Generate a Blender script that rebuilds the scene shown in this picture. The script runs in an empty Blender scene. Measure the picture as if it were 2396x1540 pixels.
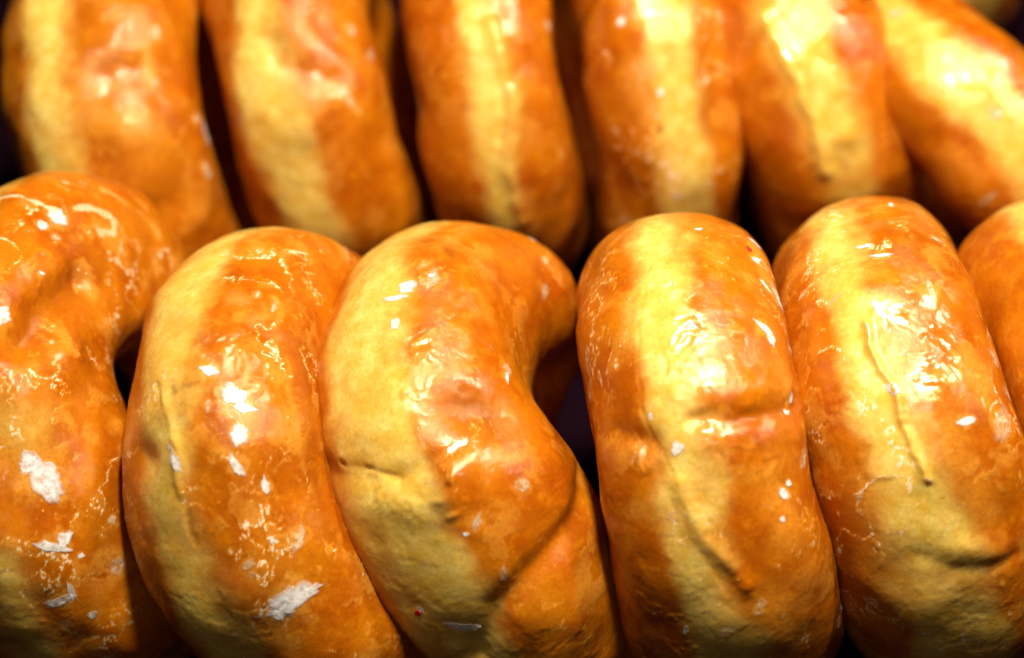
import bpy, math, random
import numpy as np
from mathutils import Vector, Matrix
from mathutils.bvhtree import BVHTree

S = bpy.context.scene
random.seed(4)
# ---------------------------------------------------------------- camera, world, lamps
# layout unit is the centimetre (CM turns it into metres); the photograph is read on a 2396 x 1540 grid
CM = 0.01
PITCH = math.radians(45)
DIST = 35.0
PPC = 126.0                                     # grid pixels per centimetre at DIST
FPX = DIST * PPC
sp_, cp_ = math.sin(PITCH), math.cos(PITCH)
CAM = np.array([0.0, -DIST * cp_, DIST * sp_ + 6.5])
X = np.array([1.0, 0, 0]); Yc = np.array([0, sp_, cp_]); Zc = np.array([0, -cp_, sp_])
def c2w(v): return v[0] * X + v[1] * Yc + v[2] * Zc       # camera-space direction -> world
def ray(px, py):
    d = c2w(((px - 1198) / FPX, -(py - 770) / FPX, -1.0))
    return d / np.linalg.norm(d)
cam_d = bpy.data.cameras.new('camera'); cam = bpy.data.objects.new('camera', cam_d)
S.collection.objects.link(cam); S.camera = cam
cam.location = CAM * CM
cam.rotation_euler = (math.pi / 2 - PITCH, 0, 0)
cam_d.sensor_width = 36; cam_d.lens = 36 * FPX / 2396
cam_d.clip_start = 0.01; cam_d.clip_end = 20
cam_d.dof.use_dof = True; cam_d.dof.focus_distance = 0.322; cam_d.dof.aperture_fstop = 8.0

w = bpy.data.worlds.new('World'); S.world = w; w.use_nodes = True
w.node_tree.nodes['Background'].inputs[0].default_value = (1.0, 0.72, 0.45, 1)
w.node_tree.nodes['Background'].inputs[1].default_value = 0.012

def area(name, loc, target, size, power, col, sy=None):
    d = bpy.data.lights.new(name, 'AREA'); d.energy = power; d.color = col
    d.shape = 'RECTANGLE'; d.size = size * CM; d.size_y = (sy or size) * CM
    o = bpy.data.objects.new(name, d); S.collection.objects.link(o)
    o.location = np.array(loc) * CM
    o.rotation_euler = (Vector(target) - Vector(loc)).to_track_quat('-Z', 'Y').to_euler()
    return o
area('case_lamp', (3, -1, 46), (3, 0, 4), 3.2, 3.1, (1.0, 0.88, 0.62), 8)
area('ceiling_lamp', (26, 5, 50), (6, 4, 4), 2.2, 1.5, (1.0, 0.88, 0.62), 6)
area('front_fill', (-8, -45, 60), (0, 2, 4), 3, .28, (1.0, 0.88, 0.62), 3)  # added fill light that lifts the lower fronts, no known lamp there
S.view_settings.view_transform = 'Standard'; S.view_settings.look = 'None'
S.cycles.diffuse_bounces = 2; S.cycles.max_bounces = 6
S.view_settings.exposure = 0; S.view_settings.gamma = 1

# ---------------------------------------------------------------- numpy noise
_rs = np.random.RandomState(7)
_perm = np.concatenate([_rs.permutation(256)] * 3)
_g = _rs.normal(size=(256, 3)); _g /= np.linalg.norm(_g, axis=1)[:, None]
def noise(P):
    P = np.asarray(P, dtype=np.float64)
    i = np.floor(P).astype(np.int64); f = P - i; i &= 255
    u = f * f * f * (f * (f * 6 - 15) + 10)
    out = 0
    for dx in (0, 1):
        wx = u[:, 0] if dx else 1 - u[:, 0]
        for dy in (0, 1):
            wy = u[:, 1] if dy else 1 - u[:, 1]
            for dz in (0, 1):
                wz = u[:, 2] if dz else 1 - u[:, 2]
                h = _perm[_perm[_perm[i[:, 0] + dx] + i[:, 1] + dy] + i[:, 2] + dz]
                gr = _g[h]
                out = out + wx * wy * wz * (gr[:, 0] * (f[:, 0] - dx) + gr[:, 1] * (f[:, 1] - dy) + gr[:, 2] * (f[:, 2] - dz))
    return out * 1.6
def fbm(P, o=3, gain=0.5):
    a, s, t = 1.0, 0.0, 0.0
    for k in range(o):
        s = s + a * noise(P * (2 ** k) + 17.3 * k); t += a; a *= gain
    return s / t
def ridged(P, o=2):
    a, s, t = 1.0, 0.0, 0.0
    for k in range(o):
        s = s + a * (1 - np.abs(noise(P * (2 ** k) + 9.1 * k)) * 2.2); t += a; a *= 0.5
    return s / t
def sstep(a, b, x):
    t = np.clip((x - a) / (b - a), 0, 1); return t * t * (3 - 2 * t)

# ---------------------------------------------------------------- materials
def new_mat(name):
    m = bpy.data.materials.new(name); m.use_nodes = True
    return m, m.node_tree.nodes, m.node_tree.links, m.node_tree.nodes['Principled BSDF']

def dough_material():
    m, N, L, B = new_mat('glazed_dough')
    def attr(n):
        a = N.new('ShaderNodeAttribute'); a.attribute_name = n; return a
    def mix(f, a, b, mode='MIX'):
        x = N.new('ShaderNodeMix'); x.data_type = 'RGBA'; x.blend_type = mode
        for s, v in ((x.inputs[0], f), (x.inputs[6], a), (x.inputs[7], b)):
            if hasattr(v, 'is_output'): L.new(v, s)
            elif isinstance(v, tuple): s.default_value = v + (1,)
            else: s.default_value = v
        return x.outputs[2]
    def math_(op, a, b=None, c=None, clamp=False):
        x = N.new('ShaderNodeMath'); x.operation = op; x.use_clamp = clamp
        for s, v in zip(x.inputs, (a, b, c)):
            if v is None: continue
            if hasattr(v, 'is_output'): L.new(v, s)
            else: s.default_value = v
        return x.outputs[0]
    P = attr('rest').outputs['Vector']
    def nz(scale, detail, rough=0.55, vec=None, dist=0.0):
        x = N.new('ShaderNodeTexNoise'); x.inputs['Scale'].default_value = scale
        x.inputs['Detail'].default_value = detail; x.inputs['Roughness'].default_value = rough
        x.inputs['Distortion'].default_value = dist
        L.new(vec or P, x.inputs['Vector']); return x.outputs['Fac']
    def ramp(v, lo, hi):
        x = N.new('ShaderNodeMapRange'); x.inputs[1].default_value = lo; x.inputs[2].default_value = hi
        x.interpolation_type = 'SMOOTHSTEP'; L.new(v, x.inputs[0]); return x.outputs[0]
    pale, white, brown, wet = (attr(n).outputs['Fac'] for n in ('pale', 'white', 'brown', 'wet'))
    n1, n2, n3 = nz(0.9, 4), nz(3.2, 5, 0.6), nz(16, 4, 0.65)
    crust = mix(ramp(n1, .32, .68), (0.43, 0.098, 0.0015), (0.58, 0.190, 0.004))
    crust = mix(math_('MULTIPLY', ramp(n2, .50, .72), .55), crust, (0.70, 0.27, 0.004))
    crust = mix(math_('MULTIPLY', ramp(n2, .45, .25), .30), crust, (0.30, 0.042, 0.001))
    palec = mix(ramp(n2, .3, .7), (0.80, 0.635, 0.125), (0.86, 0.75, 0.28))
    palef = math_('ADD', pale, math_('MULTIPLY', math_('SUBTRACT', n2, 0.5), math_('MULTIPLY', pale, .7)), clamp=True)
    col = mix(palef, crust, palec)
    col = mix(math_('MULTIPLY', brown, .85), col, (0.25, 0.050, 0.001))
    grain = ramp(n3, .25, .75)
    col = mix(.38, col, mix(grain, (.55, .42, .3), (1, 1, 1)), 'MULTIPLY')
    spots = ramp(nz(7.5, 1), .80, .84)
    col = mix(math_('MULTIPLY', spots, .6), col, (0.20, 0.045, 0.005))
    wf = math_('MULTIPLY', white, ramp(n3, .15, .55), clamp=True)
    col = mix(wf, col, mix(ramp(wf, .35, .8), (0.80, 0.43, 0.07), (0.92, 0.82, 0.78)))
    L.new(col, B.inputs['Base Color'])
    B.inputs['Subsurface Weight'].default_value = 0.25
    B.inputs['Subsurface Radius'].default_value = (1.0, 0.33, 0.07)
    B.inputs['Subsurface Scale'].default_value = 0.003
    B.inputs['Specular IOR Level'].default_value = 0.3; B.inputs['Specular Tint'].default_value = (1, .72, .38, 1); B.inputs['Coat Tint'].default_value = (1, .86, .62, 1); B.inputs['Coat IOR'].default_value = 1.62
    r = N.new('ShaderNodeMapRange'); L.new(wet, r.inputs[0])
    r.inputs[3].default_value = .5; r.inputs[4].default_value = .36
    L.new(r.outputs[0], B.inputs['Roughness'])
    L.new(math_('MULTIPLY_ADD', wet, .85, .22, clamp=True), B.inputs['Coat Weight'])
    cr = math_('MULTIPLY_ADD', n2, .18, .035)
    L.new(cr, B.inputs['Coat Roughness'])
    # fine relief: pores of the dough, wrinkled sugar film on top
    mp = N.new('ShaderNodeMapping'); mp.inputs['Scale'].default_value = (1, 1, 1); L.new(P, mp.inputs['Vector'])
    h1 = nz(9, 5, .62, mp.outputs[0], .4); h2 = nz(30, 3, .6)
    b1 = N.new('ShaderNodeBump'); b1.inputs['Strength'].default_value = .5; b1.inputs['Distance'].default_value = .00011
    L.new(math_('MULTIPLY_ADD', h2, .35, h1), b1.inputs['Height'])
    L.new(b1.outputs[0], B.inputs['Normal'])
    h3 = math_('MULTIPLY', nz(19, 4, .6, None, .8), ramp(nz(1.6, 3), .38, .62))
    b2 = N.new('ShaderNodeBump'); b2.inputs['Strength'].default_value = .75; b2.inputs['Distance'].default_value = .00026
    L.new(h3, b2.inputs['Height']); L.new(b1.outputs[0], b2.inputs['Normal'])
    L.new(b2.outputs[0], B.inputs['Coat Normal'])
    return m
def simple(name, col, rough, sss=0, spec=.5, coat=0, nscale=0, ncol=None, bump=0):
    m, N, L, B = new_mat(name)
    B.inputs['Base Color'].default_value = col + (1,); B.inputs['Roughness'].default_value = rough
    B.inputs['Specular IOR Level'].default_value = spec; B.inputs['Coat Weight'].default_value = coat
    if sss:
        B.inputs['Subsurface Weight'].default_value = sss
        B.inputs['Subsurface Radius'].default_value = (1, .7, .5); B.inputs['Subsurface Scale'].default_value = .001
    if nscale:
        tc = N.new('ShaderNodeTexCoord'); x = N.new('ShaderNodeTexNoise'); x.inputs['Scale'].default_value = nscale
        x.inputs['Detail'].default_value = 5; L.new(tc.outputs['Object'], x.inputs['Vector'])
        if ncol:
            c = N.new('ShaderNodeMix'); c.data_type = 'RGBA'; c.inputs[6].default_value = col + (1,); c.inputs[7].default_value = ncol + (1,)
            L.new(x.outputs['Fac'], c.inputs[0]); L.new(c.outputs[2], B.inputs['Base Color'])
        if bump:
            b = N.new('ShaderNodeBump'); b.inputs['Distance'].default_value = bump; L.new(x.outputs['Fac'], b.inputs['Height'])
            L.new(b.outputs[0], B.inputs['Normal'])
    return m
M_DOUGH = dough_material()
M_FLAKE = simple('dry_sugar_glaze', (0.90, 0.84, 0.98), .35, .3, .5, .5, 900, (0.95, 0.92, 1.0), .0001)
M_THIN = simple('thin_sugar_glaze', (0.80, 0.50, 0.30), .30, .4, .5, .7, 700, (0.86, 0.66, 0.50), .0003)
def see_through(m, lo, hi, a0):
    N, L = m.node_tree.nodes, m.node_tree.links; B = N['Principled BSDF']
    tc = N.new('ShaderNodeTexCoord'); x = N.new('ShaderNodeTexNoise'); x.inputs['Scale'].default_value = 850; x.inputs['Detail'].default_value = 4
    L.new(tc.outputs['Object'], x.inputs['Vector']); q = N.new('ShaderNodeMapRange'); L.new(x.outputs['Fac'], q.inputs[0])
    q.inputs[1].default_value = lo; q.inputs[2].default_value = hi; q.inputs[3].default_value = a0; q.inputs[4].default_value = 1
    at = N.new('ShaderNodeAttribute'); at.attribute_name = 'rim'
    e = N.new('ShaderNodeMath'); e.operation = 'MULTIPLY_ADD'; L.new(x.outputs['Fac'], e.inputs[0]); e.inputs[1].default_value = .9; L.new(at.outputs['Fac'], e.inputs[2])
    g = N.new('ShaderNodeMapRange'); g.inputs[1].default_value = 1.12; g.inputs[2].default_value = 1.42; g.inputs[3].default_value = 1; g.inputs[4].default_value = .12
    L.new(e.outputs[0], g.inputs[0])
    k = N.new('ShaderNodeMath'); k.operation = 'MULTIPLY'; L.new(q.outputs[0], k.inputs[0]); L.new(g.outputs[0], k.inputs[1])
    L.new(k.outputs[0], B.inputs['Alpha'])
see_through(M_FLAKE, .30, .60, .45)
see_through(M_THIN, .35, .75, .12)
M_RED = simple('red_sugar_speck', (0.70, 0.01, 0.008), .4)
M_TRAY = simple('dark_plastic_tray', (0.004, 0.001, 0.0035), .9, 0, .03, 0, 60, (0.008, 0.0015, 0.006), .0005)
M_SHELF = simple('black_shelf', (0.006, 0.005, 0.007), .6, 0, .2)

# ---------------------------------------------------------------- mesh helpers
def mesh_obj(name, V, F, mat, parent=None, smooth=True):
    me = bpy.data.meshes.new(name)
    V = np.asarray(V, dtype=np.float32); F = np.asarray(F, dtype=np.int32); k = F.shape[1]
    me.vertices.add(len(V)); me.vertices.foreach_set('co', V.ravel())
    me.loops.add(F.size); me.loops.foreach_set('vertex_index', F.ravel())
    me.polygons.add(len(F)); me.polygons.foreach_set('loop_start', np.arange(0, F.size, k, dtype=np.int32))
    me.update(calc_edges=True)
    me.polygons.foreach_set('use_smooth', np.full(len(F), smooth))
    me.materials.append(mat)
    o = bpy.data.objects.new(name, me); S.collection.objects.link(o)
    if parent is not None: o.parent = parent
    return o
def pinterp(u, pts):
    """periodic smooth interpolation of (degrees, value) points"""
    if not isinstance(pts, (list, tuple)): return np.full_like(u, float(pts))
    d = np.array([p[0] for p in pts], float); y = np.array([p[1] for p in pts], float)
    d = np.concatenate([d - 360, d, d + 360]); y = np.concatenate([y, y, y])
    m = np.gradient(y, d)
    x = np.degrees(u) % 360
    k = np.clip(np.searchsorted(d, x) - 1, 0, len(d) - 2)
    h = d[k + 1] - d[k]; t = (x - d[k]) / h
    return ((2*t**3 - 3*t**2 + 1) * y[k] + (t**3 - 2*t**2 + t) * h * m[k] + (-2*t**3 + 3*t**2) * y[k+1] + (t**3 - t**2) * h * m[k+1])

def seg_dist(V, P):
    """distance of the vertices to a polyline of 3-D points"""
    P = [np.array(p) for p in P]
    if len(P) == 1: return np.linalg.norm(V - P[0], axis=1)
    best = None
    for a, b in zip(P[:-1], P[1:]):
        ab = b - a; t = np.clip(((V - a) @ ab) / max(ab @ ab, 1e-9), 0, 1)
        d = np.linalg.norm(V - (a + t[:, None] * ab), axis=1)
        best = d if best is None else np.minimum(best, d)
    return best

def doughnut(spec):
    nu, nv = spec.get('res', (760, 340))
    al, be = math.radians(spec['tilt']), math.radians(spec['face'])
    A = c2w((math.cos(al) * math.cos(be), math.sin(al) * math.cos(be), math.sin(be)))
    E1 = Yc - (Yc @ A) * A; E1 /= np.linalg.norm(E1)
    Ev = np.cross(A, E1)
    if Ev @ Zc < 0: Ev = -Ev
    # ring parameter: 0 top, 90 towards the viewer, 180 bottom; most rings of vertices where the surface shows
    q = np.linspace(0, 1, nu, endpoint=False)
    vis = spec.get('vis', (-70, 215)); share = .82
    u = np.where(q < share, vis[0] + (vis[1] - vis[0]) * q / share, vis[1] + (360 - vis[1] + vis[0]) * (q - share) / (1 - share))
    u = np.radians(u); v = np.linspace(-math.pi, math.pi, nv, endpoint=False)
    U, V_ = np.meshgrid(u, v, indexing='ij'); U = U.ravel(); V_ = V_.ravel()
    R, a, b, off = (pinterp(U, spec[k]) for k in ('R', 'a', 'b', 'off'))
    sq = spec.get('sq', .88)
    cv, sv = np.cos(V_), np.sin(V_)
    rr = R + a * np.sign(cv) * np.abs(cv) ** sq
    aa = off + b * np.sign(sv) * np.abs(sv) ** sq
    rad = np.cos(U)[:, None] * E1 + np.sin(U)[:, None] * Ev
    base = rr[:, None] * rad + aa[:, None] * A
    nrm = (cv / a)[:, None] * rad + (sv / b)[:, None] * A; nrm /= np.linalg.norm(nrm, axis=1)[:, None]
    sd = spec['seed']
    P = np.stack([rr * np.cos(U), rr * np.sin(U), aa], 1) + np.array([sd * 13.7, sd * 5.1, sd * 7.7])   # rest coordinates
    lump = spec.get('lump', 1.0)
    base = base + nrm * (lump * (.22 * fbm(P * .38, 2) + .045 * fbm(P * .95 + 5, 2)))[:, None]
    # place: the centre lies on the ray through its picture point, the lowest point on the tray
    d = ray(*spec['at']); zmin = base[:, 2].min()
    z0 = spec.get('z0', 0.0)
    t = (z0 - zmin - CAM[2]) / d[2]
    C = CAM + d * t
    W = base + C
    i = np.arange(nu)[:, None]; j = np.arange(nv)[None, :]
    F = np.stack([(i * nv + j), (i * nv + (j + 1) % nv), (((i + 1) % nu) * nv + (j + 1) % nv), (((i + 1) % nu) * nv + j)], -1).reshape(-1, 4)
    # orientation outward
    f0 = F[(nu // 3) * nv + nv // 2]; nn = np.cross(W[f0[1]] - W[f0[0]], W[f0[2]] - W[f0[0]])
    if nn @ nrm[f0[0]] < 0: F = F[:, ::-1]
    # coarse tree for anchoring features on the surface
    st = 4
    Wc = W.reshape(nu, nv, 3)[::st, ::2].reshape(-1, 3); a_, b_ = len(range(0, nu, st)), len(range(0, nv, 2))
    i = np.arange(a_)[:, None]; j = np.arange(b_)[None, :]
    Fc = np.stack([(i * b_ + j), (i * b_ + (j + 1) % b_), (((i + 1) % a_) * b_ + (j + 1) % b_), (((i + 1) % a_) * b_ + j)], -1).reshape(-1, 4)
    bv = BVHTree.FromPolygons([tuple(x) for x in Wc], [tuple(x) for x in Fc])
    def hit(p):
        r = bv.ray_cast(Vector(CAM), Vector(ray(*p)))
        if r[0] is None:
            # nearest surface point to the ray at the ring's depth
            r = bv.find_nearest(Vector(CAM + ray(*p) * t))
        return np.array(r[0])
    # ---- height and surface masks
    h = .003 * fbm(P * 3.1 + 3, 3) + .0035 * fbm(P * 9, 2)
    arc = V_ * (a + b) / 2                                   # rough distance from the outer equator, cm
    bw, bc = pinterp(U, spec.get('band_w', .8)), pinterp(U, spec.get('band_c', 0))
    wv = .42 * fbm(P * np.array([.9, .9, .9]) + 31, 4) + .06 * fbm(P * 5, 2)
    pale = 1 - sstep(-.30, .24, np.abs(arc - bc + wv) - bw)
    pale *= spec.get('band', .85) * (1 - .35 * sstep(.05, .5, fbm(P * .8 + 11, 2)))
    white = np.zeros(len(U)); brown = np.zeros(len(U)); wet = np.full(len(U), spec.get('wet', .55))
    wet += .5 * fbm(P * 1.2 + 50, 3)
    # sugar film: thin crazed coat whose broken edges show pale
    cr = spec.get('craze', .5)
    Pw = P + .25 * np.stack([fbm(P * 1.6 + 2, 2), fbm(P * 1.6 + 60, 2), fbm(P * 1.6 + 90, 2)], 1)
    n = fbm(Pw * .95 + 70, 5, .62)
    film = sstep(-.01, .02, n)
    h += .006 * film
    edge = np.exp(-((n - .0) / .022) ** 2) * sstep(-.05, .35, fbm(P * .7 + 140, 2) + .15 * (cr - .5))
    n2 = ridged(Pw * 1.9 + 33, 2)
    vein = sstep(.90, .99, n2) * sstep(0, .4, fbm(P * .6 + 99, 2) + .35 * (cr - .5))
    white += cr * (.95 * edge + .8 * vein) + .30 * film * (.3 + cr) * sstep(-.1, .3, fbm(P * 1.3 + 150, 3))
    h += .010 * vein * cr
    # wrinkled skin under the glaze
    wr = sstep(-.1, .5, fbm(P * .5 + 200, 2) + spec.get('wrinkle', 0))
    h += wr * .0018 * ridged(Pw * np.array([3.2, 3.2, 5.0]) + 8, 3)
    # small crumbs of sugar
    cn = noise(P * 6.5 + 300); h += .010 * sstep(.62, .85, cn) * cr; white += .6 * sstep(.62, .8, cn) * sstep(-.1, .5, fbm(P * .8 + 77, 2)) * cr
    jit = fbm(P * 2.6 + 400, 4)
    for fl in spec.get('flakes', []):
        sz = math.sqrt(fl[2] * fl[3]) / PPC
        if len(fl) < 6 or fl[5] != 'r':
            de = seg_dist(W, [hit(fl[:2])]) + jit * sz * .8
            white = np.maximum(white, (.42 if len(fl) < 6 else .25) * (1 - sstep(sz * .45, sz * .75, de)))
    jw = np.stack([fbm(P * 2.2 + 410, 4), fbm(P * 2.2 + 430, 4), fbm(P * 2.2 + 460, 4)], 1)
    for s in spec.get('marks', []):
        kind, pts, wd, amt = s[:4]
        A3 = [hit(p) for p in pts]
        rough = s[4] if len(s) > 4 else (.08 if kind in ('dent', 'bump') else .35)
        dist = seg_dist(W + jw * rough * min(.55, .12 + wd * 1.1), A3)
        de = dist * (1 + 0 * jit) + jit * rough * wd
        soft = np.exp(-(np.maximum(de, 0) / wd) ** 2)
        hard = 1 - sstep(wd * .8, wd * 1.15, de)
        if kind == 'dent': h -= amt * soft
        elif kind == 'bump': h += amt * soft
        elif kind == 'groove': h += amt * (.35 * np.exp(-(de / (wd * 2.8)) ** 2) - 1.0 * np.exp(-(de / wd) ** 2)) * (.55 + .9 * sstep(-.3, .3, jit))
        elif kind == 'ridge': h += amt * np.exp(-(de / wd) ** 2)
        elif kind == 'step': h += amt * hard
        elif kind == 'pale': pale = np.maximum(pale, amt * soft)
        elif kind == 'crust': pale *= 1 - amt * soft
        elif kind == 'brown': brown = np.maximum(brown, amt * soft)  # browned crust, and shade painted into dents and creases
        elif kind == 'white': white = np.maximum(white, amt * hard); h += .012 * amt * hard
        elif kind == 'film': white = np.maximum(white, amt * soft)
        elif kind == 'wet': wet += amt * soft
        elif kind == 'wrinkle': h += amt * soft * ridged(Pw * np.array([4., 4., 6.]) + 18, 3)
        elif kind == 'bubbles': h += amt * soft * sstep(.1, .6, noise(P * 4.2 + 500))
    wet = wet - .6 * brown
    W = W + nrm * h[:, None]
    # object: Empty at the base, ring and flakes under it
    base_pt = np.array([C[0], C[1], z0])
    root = bpy.data.objects.new('glazed_doughnut', None); S.collection.objects.link(root)
    root.location = base_pt * CM; root.empty_display_size = .01
    root['label'] = spec['label']; root['category'] = 'doughnut'; root['group'] = spec['group']
    ring = mesh_obj('dough_ring', (W - base_pt) * CM, F, M_DOUGH, root)
    for nm, arr in (('pale', pale), ('white', white), ('brown', brown), ('wet', wet)):
        at = ring.data.attributes.new(nm, 'FLOAT', 'POINT'); at.data.foreach_set('value', np.clip(arr, 0, 1).astype(np.float32))
    at = ring.data.attributes.new('rest', 'FLOAT_VECTOR', 'POINT'); at.data.foreach_set('vector', P.astype(np.float32).ravel())
    # flakes lie on the finished surface
    if spec.get('flakes'):
        Wf = W.reshape(nu, nv, 3)[::2, ::2].reshape(-1, 3); a_, b_ = len(range(0, nu, 2)), len(range(0, nv, 2))
        i = np.arange(a_)[:, None]; j = np.arange(b_)[None, :]
        Ff = np.stack([(i * b_ + j), (i * b_ + (j + 1) % b_), (((i + 1) % a_) * b_ + (j + 1) % b_), (((i + 1) % a_) * b_ + j)], -1).reshape(-1, 4)
        bf = BVHTree.FromPolygons([tuple(x) for x in Wf], [tuple(x) for x in Ff])
        for k, fl in enumerate(spec['flakes']): flake(root, base_pt, bf, fl, spec['seed'] * 50 + k)
    return root

def flake(root, base_pt, bv, fl, seed):
    """one broken chip of dried glaze: irregular outline, real thickness, hugging the crust with a lifted edge"""
    px, py, lx, ly, rot = fl[:5]; kind = fl[5] if len(fl) > 5 else 'w'; lift = fl[6] if len(fl) > 6 else .02
    r = bv.ray_cast(Vector(CAM), Vector(ray(px, py)))
    if r[0] is None: r = bv.find_nearest(Vector(CAM + ray(px, py) * 33))
    n = np.array(r[1]); c = np.array(r[0])
    if n @ (CAM - c) < 0: n = -n
    rd = math.radians(rot)
    tx = c2w((math.cos(rd), math.sin(rd), 0)); tx = tx - (tx @ n) * n; tx /= np.linalg.norm(tx); ty = np.cross(n, tx)
    rs = np.random.RandomState(seed)
    NA, NR = 40, 6
    ang = np.linspace(0, 2 * math.pi, NA, endpoint=False)
    k = rs.randint(5, 8); ca = np.sort(rs.uniform(0, 2 * math.pi, k)); cr = rs.uniform(.75, 1.3, k)
    # polygonal outline with jagged edge
    ca = (np.arange(k) + rs.uniform(-.32, .32, k)) * 2 * math.pi / k
    cx, cy = np.cos(ca) * cr, np.sin(ca) * cr
    pr = np.full(NA, 9.0)
    for e in range(k):
        x0, y0, x1, y1 = cx[e], cy[e], cx[(e + 1) % k], cy[(e + 1) % k]
        den = np.cos(ang) * (y1 - y0) - np.sin(ang) * (x1 - x0)
        tt = (x0 * (y1 - y0) - y0 * (x1 - x0)) / np.where(abs(den) < 1e-6, 1e-6, den)
        dx, dy = np.cos(ang) * tt - x0, np.sin(ang) * tt - y0
        ok = (tt > 0) & ((dx * (x1 - x0) + dy * (y1 - y0)) >= -1e-6) & ((dx * (x1 - x0) + dy * (y1 - y0)) <= (x1 - x0) ** 2 + (y1 - y0) ** 2 + 1e-6)
        pr = np.where(ok & (tt < pr), tt, pr)
    pr = np.where(pr > 2, .7, pr) * (1 + .08 * rs.randn(NA))
    vs = []
    hx, hy = lx / PPC / 2 * 1.15, ly / PPC / 2 * 1.15
    th = .004 if kind != 't' else .003
    layers = []
    for lay in (0, 1):
        L_ = []
        for rr in range(1, NR + 1):
            f = rr / NR
            for q in range(NA):
                x, y = math.cos(ang[q]) * pr[q] * hx * f, math.sin(ang[q]) * pr[q] * hy * f
                p = c + tx * x + ty * y
                h = bv.ray_cast(Vector(p + n * .8), Vector(-n), 1.8)
                s = np.array(h[0]) if h[0] is not None else p
                up = lift * max(0, x / hx) ** 2 + .006 + .0015 * rs.randn() + .012 * noise(np.array([[x * 5 + seed, y * 5, 0.3]]))[0]
                if lay == 0: L_.append(s + n * (up + th))
                else: L_.append(s + n * (up - .015))
        layers.append(L_)
    V = [np.mean(layers[0][:NA], axis=0)] + layers[0] + [np.mean(layers[1][:NA], axis=0)] + layers[1]
    o2 = 1 + NA * NR
    T = []
    for q in range(NA):
        q2 = (q + 1) % NA
        T.append((0, 1 + q, 1 + q2)); T.append((o2, o2 + 1 + q2, o2 + 1 + q))
        for rr in range(NR - 1):
            a0, a1, b0, b1 = 1 + rr * NA + q, 1 + rr * NA + q2, 1 + (rr + 1) * NA + q, 1 + (rr + 1) * NA + q2
            T += [(a0, b0, b1), (a0, b1, a1), (o2 + a0, o2 + b1, o2 + b0), (o2 + a0, o2 + a1, o2 + b1)]
        a0, a1 = 1 + (NR - 1) * NA + q, 1 + (NR - 1) * NA + q2
        T += [(a0, o2 + a0, o2 + a1), (a0, o2 + a1, a1)]
    mat = {'w': M_FLAKE, 't': M_THIN, 'r': M_RED}[kind]
    ob = mesh_obj('glaze_flake' if kind != 'r' else 'sugar_speck', (np.array(V) - base_pt) * CM, T, mat, root, smooth=True)
    rim = [0.0] + [rr / NR for rr in range(1, NR + 1) for q in range(NA)]
    ob.data.attributes.new('rim', 'FLOAT', 'POINT').data.foreach_set('value', np.array(rim * 2, dtype=np.float32))
    return ob

# ---------------------------------------------------------------- setting
def box(name, lo, hi, mat, parent=None, org=(0, 0, 0)):
    lo, hi = np.array(lo, float) - org, np.array(hi, float) - org
    V = [(x, y, z) for x in (lo[0], hi[0]) for y in (lo[1], hi[1]) for z in (lo[2], hi[2])]
    F = [(0, 1, 3, 2), (4, 6, 7, 5), (0, 4, 5, 1), (2, 3, 7, 6), (0, 2, 6, 4), (1, 5, 7, 3)]
    o = mesh_obj(name, np.array(V) * CM, F, mat, parent, smooth=False)
    bm = o.modifiers.new('bevel', 'BEVEL'); bm.width = .002; bm.segments = 3
    return o
shelf = box('shelf', (-90, -40, -3), (90, 110, -1.2), M_SHELF); shelf['kind'] = 'structure'
tray = bpy.data.objects.new('serving_tray', None); S.collection.objects.link(tray)
tray.location = (0, .05, -.012)
tray['label'] = 'very dark purple plastic tray under all the doughnuts'; tray['category'] = 'tray'
TO = (0, 5, -1.2)
box('tray_base', (-19.5, -14.5, -1.15), (24.5, 38.5, -.0), M_TRAY, tray, TO)
for lo, hi in (((-20.3, -15, -1.15), (-19.6, 39, 1.0)), ((24.6, -15, -1.15), (25.3, 39, 1.0)),
               ((-19.5, -15.3, -1.15), (24.5, -14.6, 1.0)), ((-19.5, 38.6, -1.15), (24.5, 39.3, 1.0))):
    box('tray_rim', lo, hi, M_TRAY, tray, TO)

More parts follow.
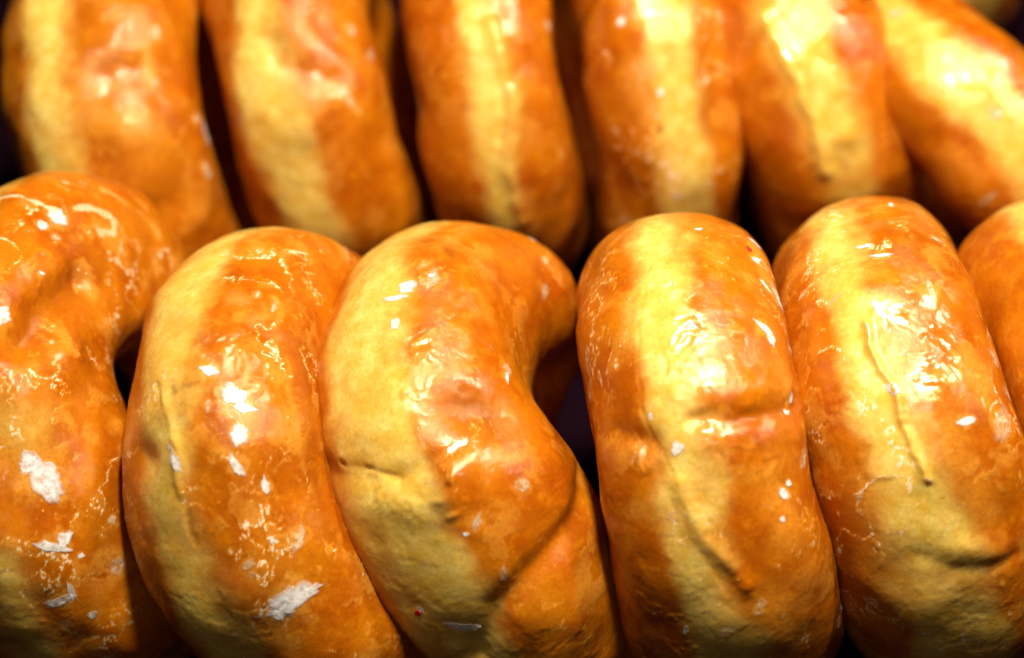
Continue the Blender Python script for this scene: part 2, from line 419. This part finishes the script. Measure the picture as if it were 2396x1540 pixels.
# ---------------------------------------------------------------- doughnuts
FRONT = 'glazed doughnuts standing in the front row'
BACK = 'glazed doughnuts standing in the row behind'
THIRD = 'glazed doughnuts standing in the third row'
D = []
def add(label, group, seed, at, tilt, face, **k):
    d = dict(label=label, group=group, seed=seed, at=at, tilt=tilt, face=face, R=2.95, a=1.7, b=1.8, off=0); d.update(k); D.append(d)
add('leftmost front doughnut, dark crust with cracked white glaze over its top', FRONT, 1, (195, 1010), 6, 22,
    R=[(0, 3.0), (60, 2.8), (180, 2.8), (230, 3.2), (270, 3.7), (320, 3.2)], a=[(0, 2.0), (90, 1.95), (180, 2.05), (270, .7)], off=[(0, 0), (90, .35), (140, .5), (180, .5)], b=[(0, 1.7), (55, 1.65), (100, 2.0), (140, 2.15), (180, 2.15), (270, 1.1)], craze=1.0, band=.5, band_w=.4, band_c=-.2, lump=1.5, marks=[
    ('dent', [(60, 790), (115, 720), (190, 660)], .42, .34), ('brown', [(60, 780), (120, 710), (220, 640)], .32, .55),  # brown stroke along the fold paints its shade into the crust
    ('bump', [(150, 840)], .5, .12), ('brown', [(190, 800), (200, 900)], .35, .35), ('brown', [(290, 1080), (270, 1250)], .4, .6),
    ('brown', [(310, 620)], .3, .3), ('brown', [(120, 1400), (200, 1450)], .3, .35),
    ('white', [(0, 465), (40, 458), (90, 478), (130, 492)], .07, .8, .9), ('white', [(0, 560), (30, 570), (45, 600), (20, 630)], .03, .7, .8),
    ('white', [(180, 490), (215, 483), (255, 500), (265, 535), (230, 548)], .09, .7, .9), ('white', [(240, 442), (290, 470), (330, 505), (372, 550)], .07, .5, .9),
    ('white', [(340, 530), (355, 580), (400, 590)], .04, .5, .8), ('white', [(283, 560), (275, 612)], .035, .6), ('white', [(200, 650), (207, 685)], .03, .5),
    ('white', [(130, 430), (160, 445), (110, 460)], .035, .5, .9), ('white', [(30, 420), (90, 405), (150, 400)], .04, .45, .9),
    ('pale', [(0, 980), (70, 1000)], .45, .45), ('film', [(0, 1000), (90, 1090)], .45, .40), ('pale', [(0, 1330), (50, 1450), (110, 1560)], .35, .8),
    ('film', [(150, 1460), (200, 1510), (260, 1540)], .10, .6, .9), ('bubbles', [(130, 790), (170, 830)], .25, .06)],
    flakes=[(132, 507, 46, 52, 0), (98, 528, 28, 30, 20), (130, 556, 22, 28, 0, 't'), (5, 737, 40, 40, 0), (105, 1125, 60, 125, 35), (70, 1085, 50, 60, 0), (125, 1280, 70, 26, -15), (150, 1262, 26, 50, -30),
            (140, 1405, 60, 22, 20), (167, 1385, 18, 44, 10), (275, 1327, 34, 42, 0, 't'), (262, 1215, 20, 22, 0, 't'), (98, 640, 16, 12, 0), (190, 1300, 14, 14, 0), (215, 1440, 22, 16, 30)])
add('front doughnut with narrow pale left band and a big loose glaze chip low down', FRONT, 2, (705, 1100), 9, 22,
    R=2.95, a=1.6, off=[(0, 0), (60, .1), (90, .2), (140, .45), (180, .4)], b=[(0, 1.65), (60, 1.65), (90, 1.78), (140, 2.05), (180, 2.05), (270, 1.5)], craze=1.0, band_w=[(20, .6), (70, .5), (110, .42), (180, .5)], band_c=-.25, wrinkle=.15, marks=[
    ('dent', [(335, 1070)], .35, .16), ('groove', [(368, 900), (395, 1000), (425, 1100), (437, 1200), (455, 1270)], .05, .03, .6),
    ('ridge', [(385, 930), (410, 1040), (425, 1150)], .10, .05), ('brown', [(450, 672), (480, 655), (515, 640)], .03, .5, .8),
    ('wrinkle', [(520, 800), (570, 850)], .5, .035), ('crust', [(470, 1150), (520, 1350)], .5, .7), ('brown', [(420, 950), (440, 1000)], .12, .25),
    ('brown', [(715, 800), (725, 1000), (760, 1250)], .35, .5), ('brown', [(640, 1350), (600, 1450)], .5, .4), ('pale', [(470, 1450), (520, 1540)], .35, .35),
    ('film', [(640, 700), (655, 735), (645, 770)], .07, .5, .9), ('film', [(655, 800), (680, 900), (690, 1010)], .09, .3, .9),
    ('film', [(440, 760), (480, 740)], .2, .2, .9), ('film', [(560, 1290), (700, 1240)], .05, .5, .9), ('film', [(560, 840), (570, 1000)], .38, .28, .9), ('film', [(600, 1350), (660, 1450)], .4, .22, .9), ('bubbles', [(450, 870), (420, 920)], .25, .05)],
    flakes=[(492, 868, 46, 30, -30), (545, 925, 62, 36, -30), (575, 955, 50, 26, -20), (558, 1015, 34, 48, 20), (405, 1075, 24, 66, 20), (553, 1088, 22, 52, 25), (620, 1138, 16, 38, 8),
            (690, 1400, 120, 52, 22), (655, 1432, 60, 40, 30), (700, 1262, 26, 60, -15, 't'), (580, 1322, 30, 26, 10, 't'), (637, 1265, 12, 12, 0), (640, 720, 16, 40, -15, 't'), (603, 690, 12, 26, 0, 't'),
            (487, 950, 14, 30, 0, 't'), (590, 1345, 14, 16, 0, 't')])
add('front crescent shaped doughnut, finger dent in the middle and hole showing at its right', FRONT, 3, (1158, 1085), 13, 25,
    R=[(0, 2.85), (90, 2.8), (130, 2.7), (180, 2.75), (230, 3.1), (265, 3.1), (305, 3.4), (335, 3.0)], a=[(0, 1.8), (90, 1.95), (180, 1.9), (230, 1.1), (270, .6), (320, 1.0)], b=[(0, 1.75), (60, 1.92), (90, 2.14), (130, 2.05), (180, 2.05), (270, .7)], off=[(0, 0), (60, .1), (95, .50), (140, .65), (180, .6), (230, -.3), (268, -1.0), (305, 0), (335, .35)], craze=.6, band_w=[(0, .5), (50, .7), (90, .75), (140, .85), (180, .6)], band_c=-.15, wrinkle=.1, marks=[
    ('dent', [(1085, 960), (1160, 975)], .50, .22), ('wet', [(1085, 960), (1160, 975)], .6, -.4), ('brown', [(1105, 950), (1150, 975)], .36, .8, .2),  # brown in the finger dent paints shade to deepen it
    ('groove', [(752, 1098), (800, 1085), (870, 1097), (930, 1122)], .05, .05, .6), ('dent', [(770, 1095), (930, 1120)], .2, .06), ('dent', [(930, 1122), (990, 1085), (1090, 1045)], .18, .05), ('film', [(752, 1090), (800, 1078), (850, 1084)], .02, .5),
    ('bump', [(1060, 1110), (1050, 1160)], .28, .09), ('bump', [(870, 1180), (960, 1190)], .35, .06), ('wrinkle', [(900, 1150), (960, 1180)], .35, .035), ('bubbles', [(1040, 1100), (1060, 1170)], .30, .06),
    ('brown', [(1010, 1228), (1060, 1240), (1120, 1262)], .10, .55), ('brown', [(1150, 1215), (1170, 1230)], .10, .5), ('brown', [(1000, 1090), (1050, 1070)], .10, .4),
    ('pale', [(850, 820), (900, 950)], .45, .75), ('pale', [(840, 1150), (930, 1200), (980, 1330)], .5, .9), ('crust', [(1150, 700), (1130, 820)], .6, .9),
    ('brown', [(1048, 585), (1062, 615)], .11, .75, .5), ('groove', [(1000, 835), (1030, 860), (1000, 885), (992, 920)], .025, .025, .5),
    ('dent', [(1370, 1120), (1330, 1240), (1240, 1340), (1165, 1425), (1120, 1540)], .26, .17, .05), ('wet', [(1370, 1250), (1300, 1450)], .8, -.8), ('bump', [(1390, 1260), (1330, 1450)], .7, .08), ('brown', [(1365, 1140), (1330, 1235), (1240, 1330), (1165, 1415)], .10, .35, .2), ('film', [(1085, 620), (1110, 655)], .02, .35, .3),  # brown line paints the shade of the lower crease
    ('bump', [(985, 615)], .10, .05), ('bubbles', [(985, 620), (1000, 660)], .2, .06), ('bubbles', [(945, 905), (960, 930)], .14, .05), ('wrinkle', [(960, 800), (1000, 780)], .4, .02),
    ('brown', [(1200, 1380), (1100, 1440)], .5, .3), ('film', [(1040, 1460), (1120, 1500)], .35, .35, .9), ('film', [(870, 900), (900, 1050)], .4, .2, .9), ('film', [(1150, 1380), (1050, 1440)], .2, .25, .9)],
    flakes=[(953, 668, 40, 38, 0), (1008, 655, 40, 62, -15, 't', .06), (925, 697, 60, 18, 0), (925, 757, 28, 34, 0), (738, 830, 12, 52, 0, 't'), (740, 880, 10, 26, 0, 't'), (1185, 862, 34, 34, 0, 't'), (1186, 884, 14, 40, 0),
            (1222, 1138, 40, 34, 20, 't'), (1075, 1467, 76, 26, -10), (986, 1428, 16, 22, 0), (978, 1434, 14, 12, 0, 'r'), (1275, 680, 26, 52, -15, 't'), (1245, 560, 20, 14, 0), (1115, 1222, 22, 40, -10, 't'), (1178, 1343, 16, 40, 0, 't'),
            (1010, 645, 20, 12, 0), (952, 920, 10, 10, 0, 't'), (1090, 1250, 12, 10, 0), (1275, 610, 24, 30, 0, 't')])
add('front doughnut with creased bright pale centre and dark pinch across its right side', FRONT, 4, (1645, 1075), 10, 4,
    b=[(0, 1.75), (60, 1.85), (100, 1.82), (140, 1.92), (180, 1.9)], craze=.85, band_w=[(0, .25), (50, .36), (85, .42), (110, .40), (150, .6)], band_c=[(0, -.1), (60, -.3), (110, -.35), (150, 0)], wet=.6, wrinkle=.05, marks=[
    ('groove', [(1532, 585), (1508, 680), (1490, 800), (1497, 900), (1512, 1000), (1540, 1048)], .035, .02, .6),
    ('groove', [(1548, 1052), (1578, 1120), (1600, 1220), (1645, 1305), (1705, 1400)], .035, .014, .8), ('ridge', [(1590, 1130), (1625, 1220), (1680, 1290), (1745, 1370)], .14, .06),
    ('dent', [(1620, 975), (1700, 978), (1800, 965), (1870, 950)], .22, .13, .3), ('brown', [(1640, 985), (1720, 975), (1830, 960)], .13, .75), ('dent', [(1450, 1015), (1520, 1035)], .2, .08),  # brown stroke paints shade into the pinch across the right side
    ('crust', [(1640, 700), (1650, 790), (1660, 860)], .22, .8), ('brown', [(1650, 795), (1668, 812)], .06, .4), ('crust', [(1760, 640), (1780, 900)], .45, .8), ('crust', [(1850, 1100), (1870, 1400)], .5, .8), ('brown', [(1560, 935), (1600, 960)], .1, .2),
    ('pale', [(1600, 560), (1570, 640)], .25, .5), ('wrinkle', [(1570, 680), (1600, 740), (1580, 840)], .32, .05), ('wrinkle', [(1700, 860), (1760, 900)], .3, .02), ('wrinkle', [(1490, 1060), (1515, 1085)], .2, .05), ('wrinkle', [(1720, 1060), (1800, 1100)], .35, .03),
    ('film', [(1790, 640), (1835, 720), (1860, 850), (1880, 1000)], .07, .45, 1.0), ('bubbles', [(1855, 830), (1870, 930), (1890, 1040)], .15, .05), ('film', [(1660, 1050), (1800, 1060)], .12, .3, .9),
    ('film', [(1900, 1350), (1700, 1500)], .4, .3, .9), ('film', [(1800, 1080), (1850, 1250)], .25, .3, .9), ('brown', [(1700, 1540), (1900, 1500)], .5, .3)],
    flakes=[(1764, 568, 36, 13, -55), (1769, 608, 24, 20, 10), (1822, 705, 66, 38, -60), (1790, 668, 44, 14, -50), (1788, 768, 60, 26, -35), (1802, 790, 22, 36, 0), (1376, 848, 20, 60, 5, 't'), (1382, 915, 18, 50, 0, 't'), (1850, 932, 30, 16, 40), (1838, 965, 20, 14, 0),
            (1587, 1048, 28, 30, 10), (1834, 1155, 18, 34, 30), (1845, 1130, 14, 14, 0), (1880, 1070, 30, 70, -15, 't'), (1968, 1412, 24, 62, -10), (1575, 1210, 22, 26, 0, 't'), (1605, 1475, 12, 22, 0), (1782, 1413, 20, 26, 0, 't'), (1640, 490, 16, 10, 0),
            (1845, 810, 24, 50, -10, 't'), (1830, 1215, 12, 12, 0), (1960, 1460, 20, 30, 0, 't'), (1775, 556, 12, 13, 0, 'r'), (1523, 975, 10, 18, 0), (1570, 663, 12, 20, 0, 't')])
add('front doughnut with a long white glaze ridge running down its pale band', FRONT, 5, (2115, 1035), 15, 8,
    b=[(0, 1.75), (90, 1.85), (180, 1.9)], craze=1.0, band_w=[(0, .3), (60, .40), (120, .62), (180, .75)], band_c=[(0, -.35), (90, -.25), (150, 0)], wet=.6, wrinkle=.05, marks=[
    ('ridge', [(2030, 760), (2035, 810), (2060, 860), (2100, 930), (2120, 1000), (2140, 1060), (2168, 1125)], .06, .10, .5), ('film', [(2030, 760), (2035, 810), (2060, 860), (2100, 930), (2120, 1000), (2140, 1060), (2168, 1125)], .055, .65, .7),
    ('brown', [(2070, 530), (2150, 570), (2200, 640)], .35, .4), ('brown', [(1900, 560)], .3, .3), ('brown', [(1850, 690)], .25, .3),
    ('white', [(1975, 1172), (2012, 1152), (2030, 1130), (2065, 1110), (2110, 1112)], .022, .8, .6), ('step', [(2080, 960), (2060, 1060)], .42, .02, .2), ('white', [(2160, 1120), (2175, 1128)], .06, .8, .5), ('white', [(2015, 690), (2050, 700), (2062, 740), (2040, 780)], .03, .6, .6),
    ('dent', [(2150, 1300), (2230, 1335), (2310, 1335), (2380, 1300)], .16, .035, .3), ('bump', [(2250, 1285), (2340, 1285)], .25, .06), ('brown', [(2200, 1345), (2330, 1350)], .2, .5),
    ('crust', [(2200, 750), (2260, 1000), (2300, 1150)], .4, .75), ('film', [(2225, 830), (2290, 900), (2330, 1000)], .10, .5, .9), ('film', [(2220, 1000), (2290, 1200)], .3, .3, .9), ('wrinkle', [(2150, 780), (2200, 860)], .4, .03), ('wrinkle', [(1960, 900), (1970, 940)], .3, .03),
    ('pale', [(2130, 1200), (2180, 1400)], .6, .7), ('brown', [(1990, 1180), (1990, 1300)], .22, .35), ('film', [(2150, 1350), (2200, 1480)], .6, .25, .9), ('brown', [(2250, 1540)], .4, .4),
    ('brown', [(2335, 1310)], .04, .7), ('film', [(2340, 820), (2370, 900)], .12, .4, .9), ('bubbles', [(2340, 820), (2380, 920)], .2, .05)],
    flakes=[(2022, 578, 44, 12, -10), (2062, 597, 50, 10, -8), (2054, 720, 60, 14, -60), (2262, 985, 44, 22, 20), (2350, 985, 50, 86, -25, 't'), (1950, 702, 60, 12, 25, 't'), (1880, 690, 50, 10, 30, 't'), (2178, 680, 14, 54, 5, 't'),
            (1965, 1290, 10, 14, 0), (2095, 905, 16, 40, 25), (2130, 940, 10, 40, 20, 't'), (2010, 1165, 22, 14, 20, 't'), (2340, 830, 40, 50, 0, 't'), (2085, 480, 12, 34, -15), (2190, 560, 30, 14, 0, 't'), (2380, 905, 30, 50, 0, 't')])
add('rightmost front doughnut, only its smooth orange left side shows', FRONT, 6, (2580, 1010), 19, 8, craze=.2, band_w=.4, wet=.15, res=(500, 240))
lo = (420, 200)
add('blurred back doughnut at the far left beside the dark background', BACK, 7, (350, 300), 9, 8, a=1.6, b=1.95, res=lo, band_w=.38, band_c=-.45, lump=1.3, wet=.35, marks=[
    ('dent', [(260, 170), (380, 160)], .5, .15), ('bump', [(300, 310)], .5, .15), ('film', [(230, 270), (340, 310)], .4, .45), ('brown', [(270, 120), (350, 180)], .5, .35), ('film', [(190, 250), (185, 300)], .15, .4),
    ('film', [(455, 275), (490, 320)], .12, .8), ('film', [(480, 390)], .18, .7), ('film', [(345, 110), (360, 190)], .14, .5), ('brown', [(400, 420), (330, 480)], .5, .5)],
    flakes=[(480, 310, 60, 30, -50), (485, 400, 40, 40, 0, 't'), (365, 75, 30, 40, 0, 't'), (360, 190, 20, 30, 0, 't')])
add('blurred back doughnut, second from left, with a wide pale yellow left flank', BACK, 8, (765, 240), 13, 5, a=1.6, b=1.7, res=lo, band_w=.45, band_c=-.35, lump=1.3, wet=.35, marks=[
    ('pale', [(570, 130), (580, 280), (650, 400), (700, 520)], .3, .9), ('dent', [(640, 100), (700, 160), (780, 190)], .35, .13), ('brown', [(640, 80), (720, 160)], .3, .25), ('film', [(770, 200), (840, 260)], .10, .6), ('film', [(640, 220), (720, 250)], .3, .3),
    ('bump', [(720, 300)], .5, .1)], flakes=[(820, 70, 34, 34, 0, 't'), (865, 130, 26, 60, -20, 't'), (810, 225, 24, 66, 40, 't')])
add('blurred back doughnut, third from left, between two dark gaps', BACK, 9, (1162, 220), 9, 3, a=1.6, b=1.6, res=lo, band_w=.32, marks=[
    ('ridge', [(1150, 60), (1205, 250), (1190, 400), (1225, 520)], .15, .10), ('pale', [(1130, 120), (1170, 260)], .4, .8), ('brown', [(1260, 300)], .3, .3), ('groove', [(1180, 230), (1170, 330)], .08, .08)],
    flakes=[(1280, 60, 26, 30, 0, 't'), (1315, 180, 26, 36, 0, 't')])
add('blurred back doughnut with a small dark brown spot on its pale middle', BACK, 10, (1492, 220), 9, -6, a=1.65, b=1.5, res=lo, band_w=.45, craze=.9, marks=[
    ('brown', [(1545, 300)], .08, 1.0, 0), ('brown', [(1545, 308)], .07, 1.0, 0), ('film', [(1490, 160), (1530, 270)], .3, .5), ('brown', [(1640, 120), (1650, 300)], .3, .35), ('brown', [(1470, 420), (1640, 450)], .35, .45), ('film', [(1560, 380), (1580, 470)], .15, .6)],
    flakes=[(1455, 50, 24, 24, 0), (1545, 215, 20, 24, 0), (1660, 430, 16, 40, 30, 't'), (1585, 460, 36, 36, 0, 't')])
add('blurred back doughnut with a bright shining streak down its yellow crease', BACK, 11, (1870, 220), 20, 4, a=1.6, b=1.9, res=lo, band_w=.35, wet=1.0, marks=[
    ('ridge', [(1790, 40), (1850, 150), (1910, 290), (1930, 400)], .16, .12), ('pale', [(1790, 40), (1850, 150), (1910, 290), (1950, 400)], .3, .9), ('bump', [(1970, 320)], .35, .12)],
    flakes=[(1660, 100, 40, 44, 0), (1645, 60, 30, 30, 0, 't')])
add('blurred back doughnut leaning at the top right corner with a large white highlight', BACK, 12, (2265, 330), 43, 4, R=2.95, a=1.65, b=1.65, res=lo, wet=1.0, band_w=.6, craze=.4,
    flakes=[(2020, 15, 44, 34, 0), (2100, 30, 50, 30, -20, 't'), (2385, 85, 40, 40, 0, 't'), (2310, 465, 14, 76, -50, 't')])
for k, (at, tl, lab) in enumerate([((560, -520), 8, 'far doughnut at the top edge behind the two leftmost back doughnuts'),
        ((900, -500), 8, 'far orange doughnut at the top edge, in the gap left of the third back doughnut'),
        ((2195, -290), 6, 'far doughnut at the top edge behind the leaning doughnut at the right')]):
    add(lab, THIRD, 20 + k, at, tl, 5, b=1.6, res=(240, 120))
for s in D: doughnut(s)
